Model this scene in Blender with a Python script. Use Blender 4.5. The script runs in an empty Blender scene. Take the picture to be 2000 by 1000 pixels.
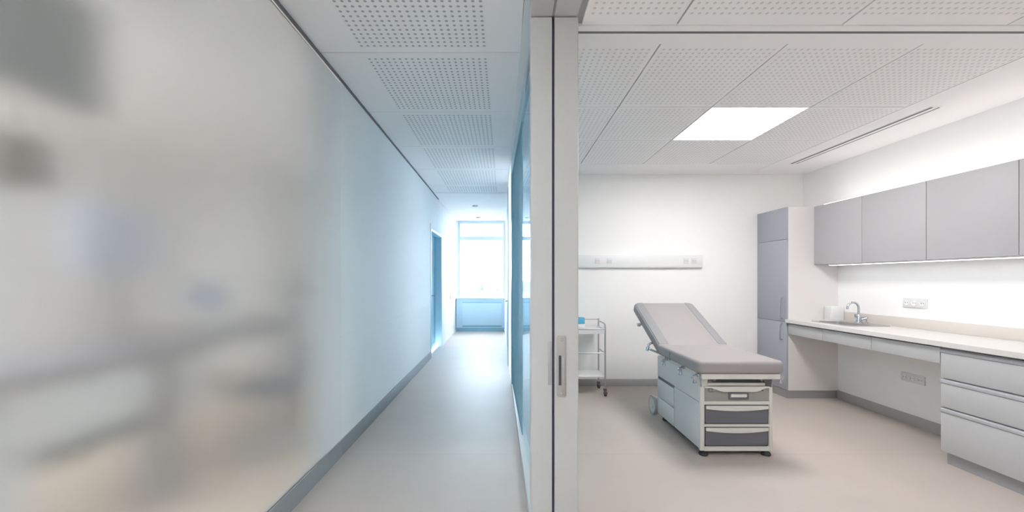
import bpy, bmesh, math, random
from mathutils import Vector, Matrix
random.seed(7)
S = bpy.context.scene
C = S.collection
PI = math.pi
F = 784.0; VX = 984.0; VY = 545.0; EYE = 1.30

# ------------------------------------------------------------------ materials
def mat(name, col, rough=0.5, metal=0.0, spec=0.5, emit=None, estr=0.0, noise=0.0, nscale=40.0, bump=0.0, coat=0.0):
    m = bpy.data.materials.new(name); m.use_nodes = True
    nt = m.node_tree; b = nt.nodes['Principled BSDF']
    b.inputs['Base Color'].default_value = (*col, 1)
    b.inputs['Roughness'].default_value = rough
    b.inputs['Metallic'].default_value = metal
    b.inputs['Specular IOR Level'].default_value = spec
    b.inputs['Coat Weight'].default_value = coat
    if emit:
        b.inputs['Emission Color'].default_value = (*emit, 1)
        b.inputs['Emission Strength'].default_value = estr
    if noise > 0 or bump > 0:
        tc = nt.nodes.new('ShaderNodeTexCoord')
        n = nt.nodes.new('ShaderNodeTexNoise'); n.inputs['Scale'].default_value = nscale
        n.inputs['Detail'].default_value = 4
        nt.links.new(tc.outputs['Object'], n.inputs['Vector'])
        if noise > 0:
            r = nt.nodes.new('ShaderNodeMapRange')
            r.inputs['From Min'].default_value = .3; r.inputs['From Max'].default_value = .7
            r.inputs['To Min'].default_value = 1 - noise; r.inputs['To Max'].default_value = 1 + noise
            nt.links.new(n.outputs['Fac'], r.inputs['Value'])
            v = nt.nodes.new('ShaderNodeVectorMath'); v.operation = 'SCALE'
            v.inputs[0].default_value = col
            nt.links.new(r.outputs['Result'], v.inputs['Scale'])
            nt.links.new(v.outputs['Vector'], b.inputs['Base Color'])
        if bump > 0:
            bp = nt.nodes.new('ShaderNodeBump'); bp.inputs['Strength'].default_value = bump
            bp.inputs['Distance'].default_value = .002
            nt.links.new(n.outputs['Fac'], bp.inputs['Height'])
            nt.links.new(bp.outputs['Normal'], b.inputs['Normal'])
    return m

def glass_mat(name, tint, refl=1.0):
    m = bpy.data.materials.new(name); m.use_nodes = True
    nt = m.node_tree; nt.nodes.clear()
    out = nt.nodes.new('ShaderNodeOutputMaterial'); mx = nt.nodes.new('ShaderNodeMixShader')
    tr = nt.nodes.new('ShaderNodeBsdfTransparent'); tr.inputs['Color'].default_value = (*tint, 1)
    gl = nt.nodes.new('ShaderNodeBsdfGlossy'); gl.inputs['Roughness'].default_value = 0.02
    gl.inputs['Color'].default_value = (.86, .95, 1, 1)
    lw = nt.nodes.new('ShaderNodeLayerWeight'); lw.inputs['Blend'].default_value = .5
    p = nt.nodes.new('ShaderNodeMath'); p.operation = 'POWER'; p.inputs[1].default_value = 5
    ma = nt.nodes.new('ShaderNodeMath'); ma.operation = 'MULTIPLY_ADD'; ma.inputs[1].default_value = .95 * refl; ma.inputs[2].default_value = .04 * refl
    L = nt.links.new
    L(lw.outputs['Facing'], p.inputs[0]); L(p.outputs[0], ma.inputs[0]); L(ma.outputs[0], mx.inputs['Fac'])
    L(tr.outputs[0], mx.inputs[1]); L(gl.outputs[0], mx.inputs[2]); L(mx.outputs[0], out.inputs['Surface'])
    return m

def frosted_mat(name):
    m = bpy.data.materials.new(name); m.use_nodes = True
    nt = m.node_tree; nt.nodes.clear(); L = nt.links.new
    out = nt.nodes.new('ShaderNodeOutputMaterial')
    rf = nt.nodes.new('ShaderNodeBsdfRefraction'); rf.inputs['Roughness'].default_value = .285
    rf.inputs['IOR'].default_value = 1.32; rf.inputs['Color'].default_value = (.97, .98, .98, 1)
    df = nt.nodes.new('ShaderNodeBsdfDiffuse'); df.inputs['Color'].default_value = (.86, .86, .855, 1)
    mx = nt.nodes.new('ShaderNodeMixShader')
    # graded frosting film: etched density grows towards the far end of the panel
    tc = nt.nodes.new('ShaderNodeTexCoord'); sp = nt.nodes.new('ShaderNodeSeparateXYZ'); L(tc.outputs['Object'], sp.inputs[0])
    mr = nt.nodes.new('ShaderNodeMapRange'); mr.interpolation_type = 'SMOOTHSTEP'
    mr.inputs['From Min'].default_value = 1.65; mr.inputs['From Max'].default_value = 2.34
    mr.inputs['To Min'].default_value = .16; mr.inputs['To Max'].default_value = 1.0
    L(sp.outputs['Y'], mr.inputs['Value']); L(mr.outputs['Result'], mx.inputs['Fac'])
    L(rf.outputs[0], mx.inputs[1]); L(df.outputs[0], mx.inputs[2]); L(mx.outputs[0], out.inputs['Surface'])
    return m

def tinted_mat(name):
    m = bpy.data.materials.new(name); m.use_nodes = True
    nt = m.node_tree; nt.nodes.clear(); L = nt.links.new
    out = nt.nodes.new('ShaderNodeOutputMaterial'); mx = nt.nodes.new('ShaderNodeMixShader'); mx.inputs['Fac'].default_value = .42
    tr = nt.nodes.new('ShaderNodeBsdfTransparent'); tr.inputs['Color'].default_value = (.74, .90, .97, 1)
    df = nt.nodes.new('ShaderNodeBsdfDiffuse'); df.inputs['Color'].default_value = (.44, .64, .72, 1)
    L(tr.outputs[0], mx.inputs[1]); L(df.outputs[0], mx.inputs[2]); L(mx.outputs[0], out.inputs['Surface'])
    return m

def milky_mat(name):
    m = bpy.data.materials.new(name); m.use_nodes = True
    nt = m.node_tree; nt.nodes.clear(); L = nt.links.new
    out = nt.nodes.new('ShaderNodeOutputMaterial'); mx = nt.nodes.new('ShaderNodeMixShader'); mx.inputs['Fac'].default_value = .28
    df = nt.nodes.new('ShaderNodeBsdfDiffuse'); df.inputs['Color'].default_value = (.86, .88, .89, 1)
    tl = nt.nodes.new('ShaderNodeBsdfTranslucent'); tl.inputs['Color'].default_value = (.95, .98, 1, 1)
    L(df.outputs[0], mx.inputs[1]); L(tl.outputs[0], mx.inputs[2]); L(mx.outputs[0], out.inputs['Surface'])
    return m

def perforated_mat(name, col, hole, pitch, rad):
    m = bpy.data.materials.new(name); m.use_nodes = True
    nt = m.node_tree; b = nt.nodes['Principled BSDF']; L = nt.links.new
    b.inputs['Roughness'].default_value = .8
    tc = nt.nodes.new('ShaderNodeTexCoord')
    def vm(op, a, val=None):
        n = nt.nodes.new('ShaderNodeVectorMath'); n.operation = op; L(a, n.inputs[0])
        if val is not None: n.inputs[1].default_value = val
        return n.outputs[0] if op != 'LENGTH' else n.outputs['Value']
    v = vm('SCALE', tc.outputs['Object']); v.node.inputs['Scale'].default_value = 1 / pitch
    v = vm('ADD', v, (.5, .5, 0)); v = vm('FRACTION', v); v = vm('SUBTRACT', v, (.5, .5, 0)); v = vm('MULTIPLY', v, (1, 1, 0))
    d = vm('LENGTH', v)
    r = nt.nodes.new('ShaderNodeMapRange'); r.inputs['From Min'].default_value = rad / pitch * .85
    r.inputs['From Max'].default_value = rad / pitch * 1.15
    L(d, r.inputs['Value'])
    mx = nt.nodes.new('ShaderNodeMix'); mx.data_type = 'RGBA'
    mx.inputs[6].default_value = (*hole, 1); mx.inputs[7].default_value = (*col, 1)
    L(r.outputs['Result'], mx.inputs['Factor']); L(mx.outputs[2], b.inputs['Base Color'])
    return m

def floor_mat(name, col, seam_y=None):
    m = mat(name, col, rough=.5, spec=.35, noise=.05, nscale=260)
    nt = m.node_tree; b = nt.nodes['Principled BSDF']; L = nt.links.new
    # large soft marbling plus a welded seam line in the sheet vinyl
    base = [l for l in nt.links if l.to_socket == b.inputs['Base Color']][0].from_socket
    tc = nt.nodes.new('ShaderNodeTexCoord')
    n2 = nt.nodes.new('ShaderNodeTexNoise'); n2.inputs['Scale'].default_value = 2.2; n2.inputs['Detail'].default_value = 6
    L(tc.outputs['Object'], n2.inputs['Vector'])
    r2 = nt.nodes.new('ShaderNodeMapRange'); r2.inputs['From Min'].default_value = .3; r2.inputs['From Max'].default_value = .7
    r2.inputs['To Min'].default_value = .97; r2.inputs['To Max'].default_value = 1.03
    L(n2.outputs['Fac'], r2.inputs['Value'])
    v = nt.nodes.new('ShaderNodeVectorMath'); v.operation = 'SCALE'
    L(base, v.inputs[0]); L(r2.outputs['Result'], v.inputs['Scale'])
    last = v.outputs['Vector']
    if seam_y is not None:
        sp = nt.nodes.new('ShaderNodeSeparateXYZ'); L(tc.outputs['Object'], sp.inputs[0])
        s = nt.nodes.new('ShaderNodeMath'); s.operation = 'SUBTRACT'; s.inputs[1].default_value = seam_y; L(sp.outputs['Y'], s.inputs[0])
        a = nt.nodes.new('ShaderNodeMath'); a.operation = 'ABSOLUTE'; L(s.outputs[0], a.inputs[0])
        k = nt.nodes.new('ShaderNodeMath'); k.operation = 'GREATER_THAN'; k.inputs[1].default_value = .004; L(a.outputs[0], k.inputs[0])
        k2 = nt.nodes.new('ShaderNodeMapRange'); k2.inputs['To Min'].default_value = .9; k2.inputs['To Max'].default_value = 1; L(k.outputs[0], k2.inputs['Value'])
        w = nt.nodes.new('ShaderNodeVectorMath'); w.operation = 'SCALE'; L(last, w.inputs[0]); L(k2.outputs['Result'], w.inputs['Scale'])
        last = w.outputs['Vector']
    L(last, b.inputs['Base Color'])
    return m

def wood_mat(name, c1, c2):
    m = bpy.data.materials.new(name); m.use_nodes = True
    nt = m.node_tree; b = nt.nodes['Principled BSDF']; L = nt.links.new
    b.inputs['Roughness'].default_value = .5
    tc = nt.nodes.new('ShaderNodeTexCoord'); mp = nt.nodes.new('ShaderNodeMapping'); mp.inputs['Scale'].default_value = (9, 1.2, 1)
    n = nt.nodes.new('ShaderNodeTexNoise'); n.inputs['Scale'].default_value = 4; n.inputs['Detail'].default_value = 5
    cr = nt.nodes.new('ShaderNodeValToRGB'); cr.color_ramp.elements[0].color = (*c1, 1); cr.color_ramp.elements[1].color = (*c2, 1)
    cr.color_ramp.elements[0].position = .3; cr.color_ramp.elements[1].position = .7
    L(tc.outputs['Object'], mp.inputs[0]); L(mp.outputs[0], n.inputs['Vector']); L(n.outputs['Fac'], cr.inputs[0]); L(cr.outputs[0], b.inputs['Base Color'])
    return m

def light_mat(name, col, strength):
    m = bpy.data.materials.new(name); m.use_nodes = True
    nt = m.node_tree; nt.nodes.clear()
    e = nt.nodes.new('ShaderNodeEmission'); e.inputs['Color'].default_value = (*col, 1); e.inputs['Strength'].default_value = strength
    o = nt.nodes.new('ShaderNodeOutputMaterial'); nt.links.new(e.outputs[0], o.inputs['Surface'])
    return m

M = dict(
    wall=mat('white_paint', (.88, .865, .85), .75, noise=.006, nscale=14),
    wallsheen=mat('satin_white_paint', (.88, .88, .875), .7, spec=.3, noise=.006, nscale=9),
    ceil=mat('ceiling_white', (.90, .885, .885), .8),
    gap=mat('ceiling_gap_grey', (.36, .36, .37), .8),
    dark_gap=mat('shadow_gap_grey', (.16, .16, .175), .6),
    perf=perforated_mat('perforated_board_fine', (.89, .875, .872), (.66, .65, .65), .036, .0078),
    perfc=perforated_mat('perforated_board', (.87, .87, .87), (.42, .42, .43), .0407, .0088),
    skirt=mat('grey_skirting', (.41, .395, .395), .55, noise=.03, nscale=200),
    skirt_c=mat('corridor_skirting', (.30, .32, .335), .5, noise=.02, nscale=200),
    floor=floor_mat('speckled_vinyl', (.485, .428, .39), 2.98),
    wood=wood_mat('pale_wood_floor', (.62, .50, .38), (.72, .60, .48)),
    alu=mat('satin_aluminium_paint', (.51, .51, .508), .42, .0, .5, noise=.012, nscale=60),
    seal=mat('blue_grey_seal', (.07, .08, .11), .5),
    plate=mat('lock_plate_steel', (.40, .39, .38), .45, .5),
    slotdark=mat('slot_dark', (.05, .05, .055), .6),
    glass=glass_mat('pale_blue_glass', (.86, .95, .98)),
    winglass=glass_mat('window_glass', (.97, .985, 1)),
    frost=frosted_mat('frosted_glass'),
    teal=mat('blue_coated_frame', (.20, .38, .50), .35),
    milky=milky_mat('milky_glass'),
    teal_m=tinted_mat('blue_green_glass_panel'),
    teal_l=mat('pale_blue_coated_frame', (.32, .52, .63), .3),
    doorblue=mat('blue_door_laminate', (.36, .58, .70), .4),
    blue_panel=mat('pale_blue_lacquer', (.48, .67, .80), .45),
    blue_dark=mat('blue_plinth', (.22, .42, .53), .45),
    winframe=mat('window_frame_blue_grey', (.48, .58, .70), .5),
    white=mat('white_plastic', (.78, .78, .78), .4),
    white2=mat('socket_white_plastic', (.69, .68, .675), .4),
    socket=mat('socket_grey', (.50, .50, .51), .5),
    cab=mat('grey_laminate', (.46, .448, .462), .5, noise=.008, nscale=30),
    cabtall=mat('blue_grey_laminate', (.365, .375, .425), .45, noise=.008, nscale=30),
    cabside=mat('white_laminate', (.74, .71, .695), .55),
    drawer=mat('light_grey_laminate', (.47, .47, .475), .5, noise=.006, nscale=30),
    grip=mat('drawer_grip_grey', (.44, .44, .46), .35, .1),
    edge=mat('gap_shade_dark', (.13, .13, .14), .6),  # dark tone for the shade in the gap under the worktop
    kick=mat('plinth_grey', (.31, .305, .31), .5),
    top=mat('worktop_stone_white', (.66, .635, .62), .4, noise=.02, nscale=300),
    upst=mat('upstand_beige', (.66, .61, .56), .45, noise=.02, nscale=300),
    chrome=mat('chrome', (.55, .57, .62), .22, 1.0),
    steel=mat('brushed_steel', (.50, .48, .47), .35, .9),
    uph=mat('taupe_upholstery', (.315, .292, .292), .55, noise=.012, nscale=60, bump=.05),
    uph2=mat('grey_upholstery_bolster', (.245, .245, .255), .55, noise=.012, nscale=60, bump=.05),
    enamel=mat('cream_enamel', (.63, .61, .57), .42),
    side=mat('pale_enamel_side', (.60, .615, .62), .35),
    tgrey=mat('warm_grey_plastic', (.29, .285, .265), .5),
    tdark=mat('slate_drawer_front', (.125, .13, .15), .45),
    black=mat('black_rubber', (.025, .025, .028), .6),
    rubber=mat('dark_castor', (.10, .085, .08), .6),
    tube=mat('grey_steel_tube', (.45, .45, .47), .3, .6),
    tray=mat('white_tray', (.74, .73, .72), .45),
    bluebox=mat('bright_blue_card', (.10, .42, .62), .5),
    lite=light_mat('ceiling_diffuser', (1, .98, .965), 24.0),
    fill_lite=light_mat('added_diffuser_neutral', (1, .985, .97), 10.0),  # glow of the added room and corridor fill panels
    led=light_mat('led_strip', (.96, .97, 1), 5.0),
    cove=light_mat('cove_led', (1, .965, .935), 5.5),
    office=light_mat('office_fill_diffuser', (.80, .90, 1), 14.0),  # glow of the added office fill light
    gdark=mat('charcoal_grey', (.10, .105, .105), .5),
    gscreen=mat('dull_grey_screen', (.20, .21, .205), .5),
    gbrown=mat('brown_lampshade', (.14, .115, .09), .7),
    gblue=mat('lavender_blue_screen', (.56, .58, .68), .5),
    gblue2=mat('slate_blue_enamel', (.18, .22, .34), .5),
    mauve=mat('mauve_grey_laminate', (.27, .245, .255), .5),
    chairdark=mat('dark_office_fabric', (.16, .16, .17), .8),
    ground=mat('pale_outdoor_ground', (.068, .066, .064), .9, noise=.05, nscale=.5),
    far=mat('pale_far_building', (.14, .14, .142), .9),
    post=mat('warm_grey_post', (.55, .53, .51), .6),
)

# ------------------------------------------------------------------ geometry helpers
def box(bm, x0, x1, y0, y1, z0, z1, bev=0.0, seg=2):
    t = bmesh.new()
    bmesh.ops.create_cube(t, size=1)
    for v in t.verts:
        v.co = Vector(((x0 + x1) / 2 + v.co.x * (x1 - x0), (y0 + y1) / 2 + v.co.y * (y1 - y0), (z0 + z1) / 2 + v.co.z * (z1 - z0)))
    if bev > 0:
        bmesh.ops.bevel(t, geom=t.edges[:], offset=bev, segments=seg, profile=.5, affect='EDGES')
    merge(bm, t); return bm

def merge(bm, t, mtx=None):
    if mtx is not None: bmesh.ops.transform(t, matrix=mtx, verts=t.verts[:])
    me = bpy.data.meshes.new('tmp'); t.to_mesh(me); t.free()
    bm.from_mesh(me); bpy.data.meshes.remove(me)

def prism(bm, pts, lo, hi, axis='z', bev=0.0, seg=3):
    """polygon swept along an axis; pts are (x,y), (y,z) or (x,z)"""
    t = bmesh.new()
    def V(p, q):
        return Vector((p[0], p[1], q)) if axis == 'z' else (Vector((q, p[0], p[1])) if axis == 'x' else Vector((p[0], q, p[1])))
    a = [t.verts.new(V(p, lo)) for p in pts]; b = [t.verts.new(V(p, hi)) for p in pts]
    n = len(pts)
    fa = t.faces.new(a[::-1]); fb = t.faces.new(b)
    for i in range(n): t.faces.new((a[i], a[(i + 1) % n], b[(i + 1) % n], b[i]))
    bmesh.ops.recalc_face_normals(t, faces=t.faces[:])
    if bev > 0:
        es = list({e for f in (fa, fb) for e in f.edges})
        bmesh.ops.bevel(t, geom=es, offset=bev, segments=seg, profile=.5, affect='EDGES')
    merge(bm, t); return bm

def rrect(x0, x1, y0, y1, r, n=6, corners=(1, 1, 1, 1)):
    out = []
    for (cx, cy, a0, on) in ((x1 - r, y1 - r, 0, corners[0]), (x0 + r, y1 - r, 90, corners[1]), (x0 + r, y0 + r, 180, corners[2]), (x1 - r, y0 + r, 270, corners[3])):
        if on:
            for i in range(n + 1):
                a = math.radians(a0 + 90 * i / n); out.append((cx + r * math.cos(a), cy + r * math.sin(a)))
        else:
            a = math.radians(a0 + 45); s = math.sqrt(2) * r
            out.append((cx + s * math.cos(a), cy + s * math.sin(a)))
    return out

def cyl(bm, p0, p1, r, r2=None, n=20):
    p0 = Vector(p0); p1 = Vector(p1); d = p1 - p0
    t = bmesh.new()
    bmesh.ops.create_cone(t, cap_ends=True, segments=n, radius1=r, radius2=r if r2 is None else r2, depth=d.length)
    q = d.to_track_quat('Z', 'Y').to_matrix().to_4x4()
    merge(bm, t, Matrix.Translation((p0 + p1) / 2) @ q); return bm

def smooth_path(pts, it=2):
    for _ in range(it):
        q = [pts[0]]
        for a, b in zip(pts[:-1], pts[1:]):
            a = Vector(a); b = Vector(b); q += [a * .75 + b * .25, a * .25 + b * .75]
        q.append(pts[-1]); pts = [Vector(p) for p in q]
    return pts

def tube(bm, pts, r, n=10):
    pts = [Vector(p) for p in pts]
    rings = []; up = None
    for i, p in enumerate(pts):
        d = (pts[min(i + 1, len(pts) - 1)] - pts[max(i - 1, 0)]).normalized()
        if up is None:
            up = Vector((0, 0, 1)) if abs(d.z) < .9 else Vector((1, 0, 0))
        s = d.cross(up).normalized(); up = s.cross(d).normalized()
        rings.append([bm.verts.new(p + (s * math.cos(2 * PI * k / n) + up * math.sin(2 * PI * k / n)) * r) for k in range(n)])
    for a, b in zip(rings[:-1], rings[1:]):
        for k in range(n): bm.faces.new((a[k], a[(k + 1) % n], b[(k + 1) % n], b[k]))
    bm.faces.new(rings[0][::-1]); bm.faces.new(rings[-1]); return bm

def lathe(bm, prof, cx, cy, cz, n=24):
    rings = [[bm.verts.new((cx + r * math.cos(2 * PI * k / n), cy + r * math.sin(2 * PI * k / n), cz + z)) for k in range(n)] for r, z in prof]
    for a, b in zip(rings[:-1], rings[1:]):
        for k in range(n): bm.faces.new((a[k], a[(k + 1) % n], b[(k + 1) % n], b[k]))
    bm.faces.new(rings[0][::-1]); bm.faces.new(rings[-1]); return bm

WL = {}
def wloc(o):
    p = Vector((0, 0, 0))
    while o is not None: p += o.location; o = o.parent
    return p

def obj(name, bm, m, parent=None, origin=None, mats=None, label=None, smooth=40):
    """link a bmesh given in world coordinates as one mesh object"""
    pl = wloc(parent)
    if origin is None:
        if parent is None:
            xs = [v.co for v in bm.verts]
            o3 = Vector(((min(v.x for v in xs) + max(v.x for v in xs)) / 2, (min(v.y for v in xs) + max(v.y for v in xs)) / 2, min(v.z for v in xs)))
        else: o3 = pl
    else: o3 = Vector(origin)
    bmesh.ops.translate(bm, verts=bm.verts[:], vec=-o3)
    bmesh.ops.recalc_face_normals(bm, faces=bm.faces[:])
    me = bpy.data.meshes.new(name); bm.to_mesh(me); bm.free()
    for k in (mats or [m]): me.materials.append(k)
    o = bpy.data.objects.new(name, me); C.objects.link(o)
    if parent is not None: o.parent = parent
    o.location = o3 - pl
    if smooth:
        for p in me.polygons: p.use_smooth = True
        me.set_sharp_from_angle(angle=math.radians(smooth))
    if label: o['label'] = label
    return o

def tag(o, label, cat, group=None, kind=None):
    o['label'] = label; o['category'] = cat
    if group: o['group'] = group
    if kind: o['kind'] = kind
    return o

def thing(name, label, cat, loc, group=None, kind=None):
    o = bpy.data.objects.new(name, None); o.empty_display_size = .1; C.objects.link(o); o.location = loc
    return tag(o, label, cat, group, kind)

def struct(name, bm, m, label, cat, parent=None, **k):
    return tag(obj(name, bm, m, parent, **k), label, cat, None, 'structure')

def B(*a, **k): return box(bmesh.new(), *a, **k)
def P(*a, **k): return prism(bmesh.new(), *a, **k)
def N(): return bmesh.new()

# ------------------------------------------------------------------ dimensions
WX = -1.20            # corridor left wall face
RW = 3.64             # room right wall face
BW = 4.88             # room back wall face
CH = 2.769            # corridor ceiling
RH = 2.57             # room ceiling
EY = 10.10            # end of corridor
YB = -1.6             # wall behind the camera
def px(y): return .134 - .0166 * (y - 2.24) if y <= 6.02 else .0713 - .0065 * (y - 6.02)      # corridor face of the right hand partition

# ------------------------------------------------------------------ floor, walls
struct('floor', B(-1.26, RW + .1, YB, EY + .3, -.08, 0), M['floor'], 'beige speckled vinyl floor running from the corridor into the treatment room', 'floor', origin=(0, 0, 0))
struct('floor.001', B(-5.0, -1.26, YB, 6.2, -.08, 0), M['wood'], 'pale wood floor of the office behind the frosted glass', 'floor', origin=(0, 0, 0))

FY = 2.95             # far edge of frosted glass
bm = B(-1.32, WX, FY, 6.6, 0, CH)
box(bm, -1.46, WX, 7.75, EY + .12, 0, CH); box(bm, -1.32, WX, 6.6, 7.75, 2.135, CH)
struct('wall_left', bm, M['wallsheen'], 'long white left wall of the corridor beyond the frosted glass', 'wall')
w3 = thing('window_3', 'large frosted glass panel on the near left side of the corridor', 'window', (-1.22, .6, 0), kind='structure')
obj('glass_pane', B(-1.212, WX, YB, FY - .002, .115, CH - .03), M['frost'], w3)
obj('sill', B(-1.225, WX + .012, YB, FY - .0005, 0.0, .115), M['skirt_c'], w3)
struct('wall_back', B(.126, RW + .1, BW, BW + .12, 0, RH + .25), M['wall'], 'white end wall of the treatment room behind the exam table', 'wall')
struct('wall_right', B(RW, RW + .12, YB, BW, 0, RH + .25), M['wall'], 'white right wall of the treatment room behind the cabinets', 'wall')
struct('wall_rear', B(-5.0, RW + .12, YB - .12, YB, 0, CH + .05), M['wall'], 'white wall closing the space behind the viewer', 'wall')
# far right corridor wall (past the treatment room), leans in slightly
bm = N()
prism(bm, [(px(8.0), 8.0), (px(EY), EY), (px(EY) + .14, EY), (px(8.0) + .14, 8.0)], 0, CH)
prism(bm, [(px(6.02), 6.02), (px(8.0), 8.0), (px(8.0) + .14, 8.0), (px(6.02) + .14, 6.02)], 2.68, CH)
struct('wall_corridor_right', bm, M['wall'], 'white right wall of the corridor past the glass partition', 'wall')

w4 = thing('daylight_fill_panel', 'added milky glazed panel between glass partition and blue door, lets fill daylight in', 'window', (px(5.4), 5.4, 0), kind='structure')  # added glazing: admits daylight to brighten the middle of the corridor
obj('glass_pane', P([(px(BW), BW + .002), (px(6.02), 6.018), (px(6.02) + .03, 6.018), (px(BW) + .03, BW + .002)], 0, CH), M['milky'], w4)
# office behind the frosted glass
struct('wall_office', B(-4.75, -4.62, YB, 6.2, 0, CH), M['wall'], 'white far wall of the office behind the frosted glass', 'wall')
struct('wall_office_end', B(-4.62, -1.46, 6.05, 6.2, 0, CH), M['wall'], 'white end wall of the office behind the frosted glass', 'wall')
struct('ceiling.002', B(-4.75, -1.215, YB, 6.2, CH, CH + .06), M['ceil'], 'plain white ceiling of the office behind the frosted glass', 'ceiling')

struct('wall_office_post', B(-3.12, -2.86, 5.25, 5.7, 0, CH), M['post'], 'warm grey upright post blurred behind the far end of the frosted glass', 'post')
# baseboards and thin lines
struct('baseboard_left', B(WX, WX + .012, FY, 6.6, 0, .115, bev=.002), M['skirt_c'], 'blue grey baseboard along the corridor left wall up to the door', 'baseboard')
struct('baseboard_left.001', B(WX, WX + .010, 7.75, EY, 0, .05), M['wallsheen'], 'low white baseboard between the corridor door and the end window', 'baseboard')
bm = B(.22, 3.08, BW - .012, BW, 0, .085, bev=.002)
struct('baseboard_back', bm, M['skirt'], 'grey baseboard along the treatment room end wall', 'baseboard')
struct('baseboard_right', B(RW - .012, RW, 1.9, 4.37, 0, .09, bev=.002), M['skirt'], 'grey baseboard under the long worktop', 'baseboard')
struct('trim_1', B(WX - .002, WX + .012, YB, 7.35, CH - .016, CH - .001), M['dark_gap'], 'dark shadow line between left wall and corridor ceiling', 'trim')
struct('trim_2', B(WX, WX + .0025, FY, 6.58, .872, .877), M['wall'], 'fine pale horizontal joint line along the corridor left wall', 'trim')

# ------------------------------------------------------------------ ceilings
def panel_bm(x0, x1, y0, y1, z, t, hx=None, hy=None):
    """board with underside at z; the rectangle hx, hy of the underside gets material slot 1"""
    bm = bmesh.new()
    if hx is None: return box(bm, x0, x1, y0, y1, z, z + t)
    xs = [x0, hx[0], hx[1], x1]; ys = [y0, hy[0], hy[1], y1]
    g = [[bm.verts.new((x, y, z)) for x in xs] for y in ys]
    for j in range(3):
        for i in range(3):
            f = bm.faces.new((g[j][i], g[j + 1][i], g[j + 1][i + 1], g[j][i + 1]))
            if i == 1 and j == 1: f.material_index = 1
    per = [g[0][0], g[0][1], g[0][2], g[0][3], g[1][3], g[2][3], g[3][3], g[3][2], g[3][1], g[3][0], g[2][0], g[1][0]]
    top = [bm.verts.new((v.co.x, v.co.y, z + t)) for v in per]
    for i in range(12): bm.faces.new((per[i], per[(i + 1) % 12], top[(i + 1) % 12], top[i]))
    bm.faces.new(top); return bm

def perforated(parent, x0, x1, y0, y1, z, fx0, ny_margin, pitch, m, ncol=None, first_y=None, nrow=None):
    if ncol is None:
        ncol = int((x1 - x0 - 2 * fx0) / pitch) + 1; fx = x0 + (x1 - x0 - (ncol - 1) * pitch) / 2
    else: fx = fx0
    if nrow is None: nrow = int((y1 - y0 - 2 * ny_margin) / pitch) + 1
    fy = y0 + (y1 - y0 - (nrow - 1) * pitch) / 2 if first_y is None else first_y
    h = pitch / 2
    bm = panel_bm(x0, x1, y0, y1, z, .012, (fx - h, fx + (ncol - 1) * pitch + h), (fy - h, fy + (nrow - 1) * pitch + h))
    obj('ceiling_panel', bm, None, parent, origin=(fx, fy, z), mats=[M['ceil'], m], smooth=0)

cc = struct('ceiling', B(-1.215, .36, YB, EY + .12, CH + .012, CH + .08), M['gap'], 'white perforated panel ceiling of the corridor', 'ceiling', origin=(0, 0, CH))
edges = [-1.10, -.17, .755, 1.68, 2.605, 3.53, 4.455, 5.38, 6.305, 6.82]
for a, b in zip(edges[:-1], edges[1:]):
    if b - a > .6: perforated(cc, WX + .002, .105, a + .004, b - .004, CH, -.897, .07, .0407, M['perfc'], ncol=20, nrow=20)
    else: perforated(cc, WX + .002, .105, a + .004, b - .004, CH, -.897, .07, .0407, M['perfc'], ncol=20)
obj('ceiling_border', B(WX, .105, 6.83, EY + .1, CH - .006, CH + .012), M['ceil'], cc)
obj('ceiling_border', B(WX, .105, YB, -1.104, CH, CH + .012), M['ceil'], cc)
obj('edge_trim', P([(.108, YB), (.108, 2.2), (px(6.02) - .005, 6.02), (px(EY) - .005, EY), (px(EY) + .05, EY), (px(6.02) + .06, 6.02), (.172, 2.2), (.172, YB)], CH - .012, CH + .012), M['white'], cc)

rc = struct('ceiling.001', B(.15, RW + .1, YB, BW + .1, RH + .012, RH + .08), M['gap'], 'white perforated tile ceiling of the treatment room', 'ceiling', origin=(0, 0, RH))
XE = [.147, .847, 1.534, 2.268, 2.97]; YE = [2.17, 2.963, 3.674, 4.425]
g = .005
for j in range(3):
    for i in range(4):
        if (i, j) == (2, 1): continue
        x0 = max(XE[i], .22)
        perforated(rc, x0 + g, XE[i + 1] - g, YE[j] + (0 if j == 0 else g), YE[j + 1] - g, RH, .022 if j == 0 else .018, .03 if j else .05, .036, M['perf'])
XN = [.385, .864, 1.690, 2.516, 3.342, 3.63]; YN = [-1.2, -.35, .5, 1.25, 2.011]
for j in range(4):
    for i in range(5):
        if (i, j) in ((2, 2), (2, 0)): continue
        perforated(rc, XN[i] + g, XN[i + 1] - g, YN[j] + g, YN[j + 1] - g, RH, .022, .07, .036, M['perf'])
obj('ceiling_border', B(.22, RW, 2.011, 2.052, RH - .004, RH + .012), M['ceil'], rc)
obj('ceiling_border', B(.22, RW, 2.076, 2.17, RH, RH + .012), M['ceil'], rc)
obj('curtain_track', B(.37, RW, 2.054, 2.074, RH - .002, RH + .006), M['dark_gap'], rc, label='dark slim track line across the ceiling')
obj('ceiling_border', B(.22, 2.97, 4.429, BW, RH, RH + .012), M['ceil'], rc)
obj('ceiling_border', B(2.974, RW, 2.17, BW, RH, RH + .012), M['ceil'], rc)
obj('ceiling_border', B(.22, RW, YB, -1.2, RH, RH + .012), M['ceil'], rc)

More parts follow.
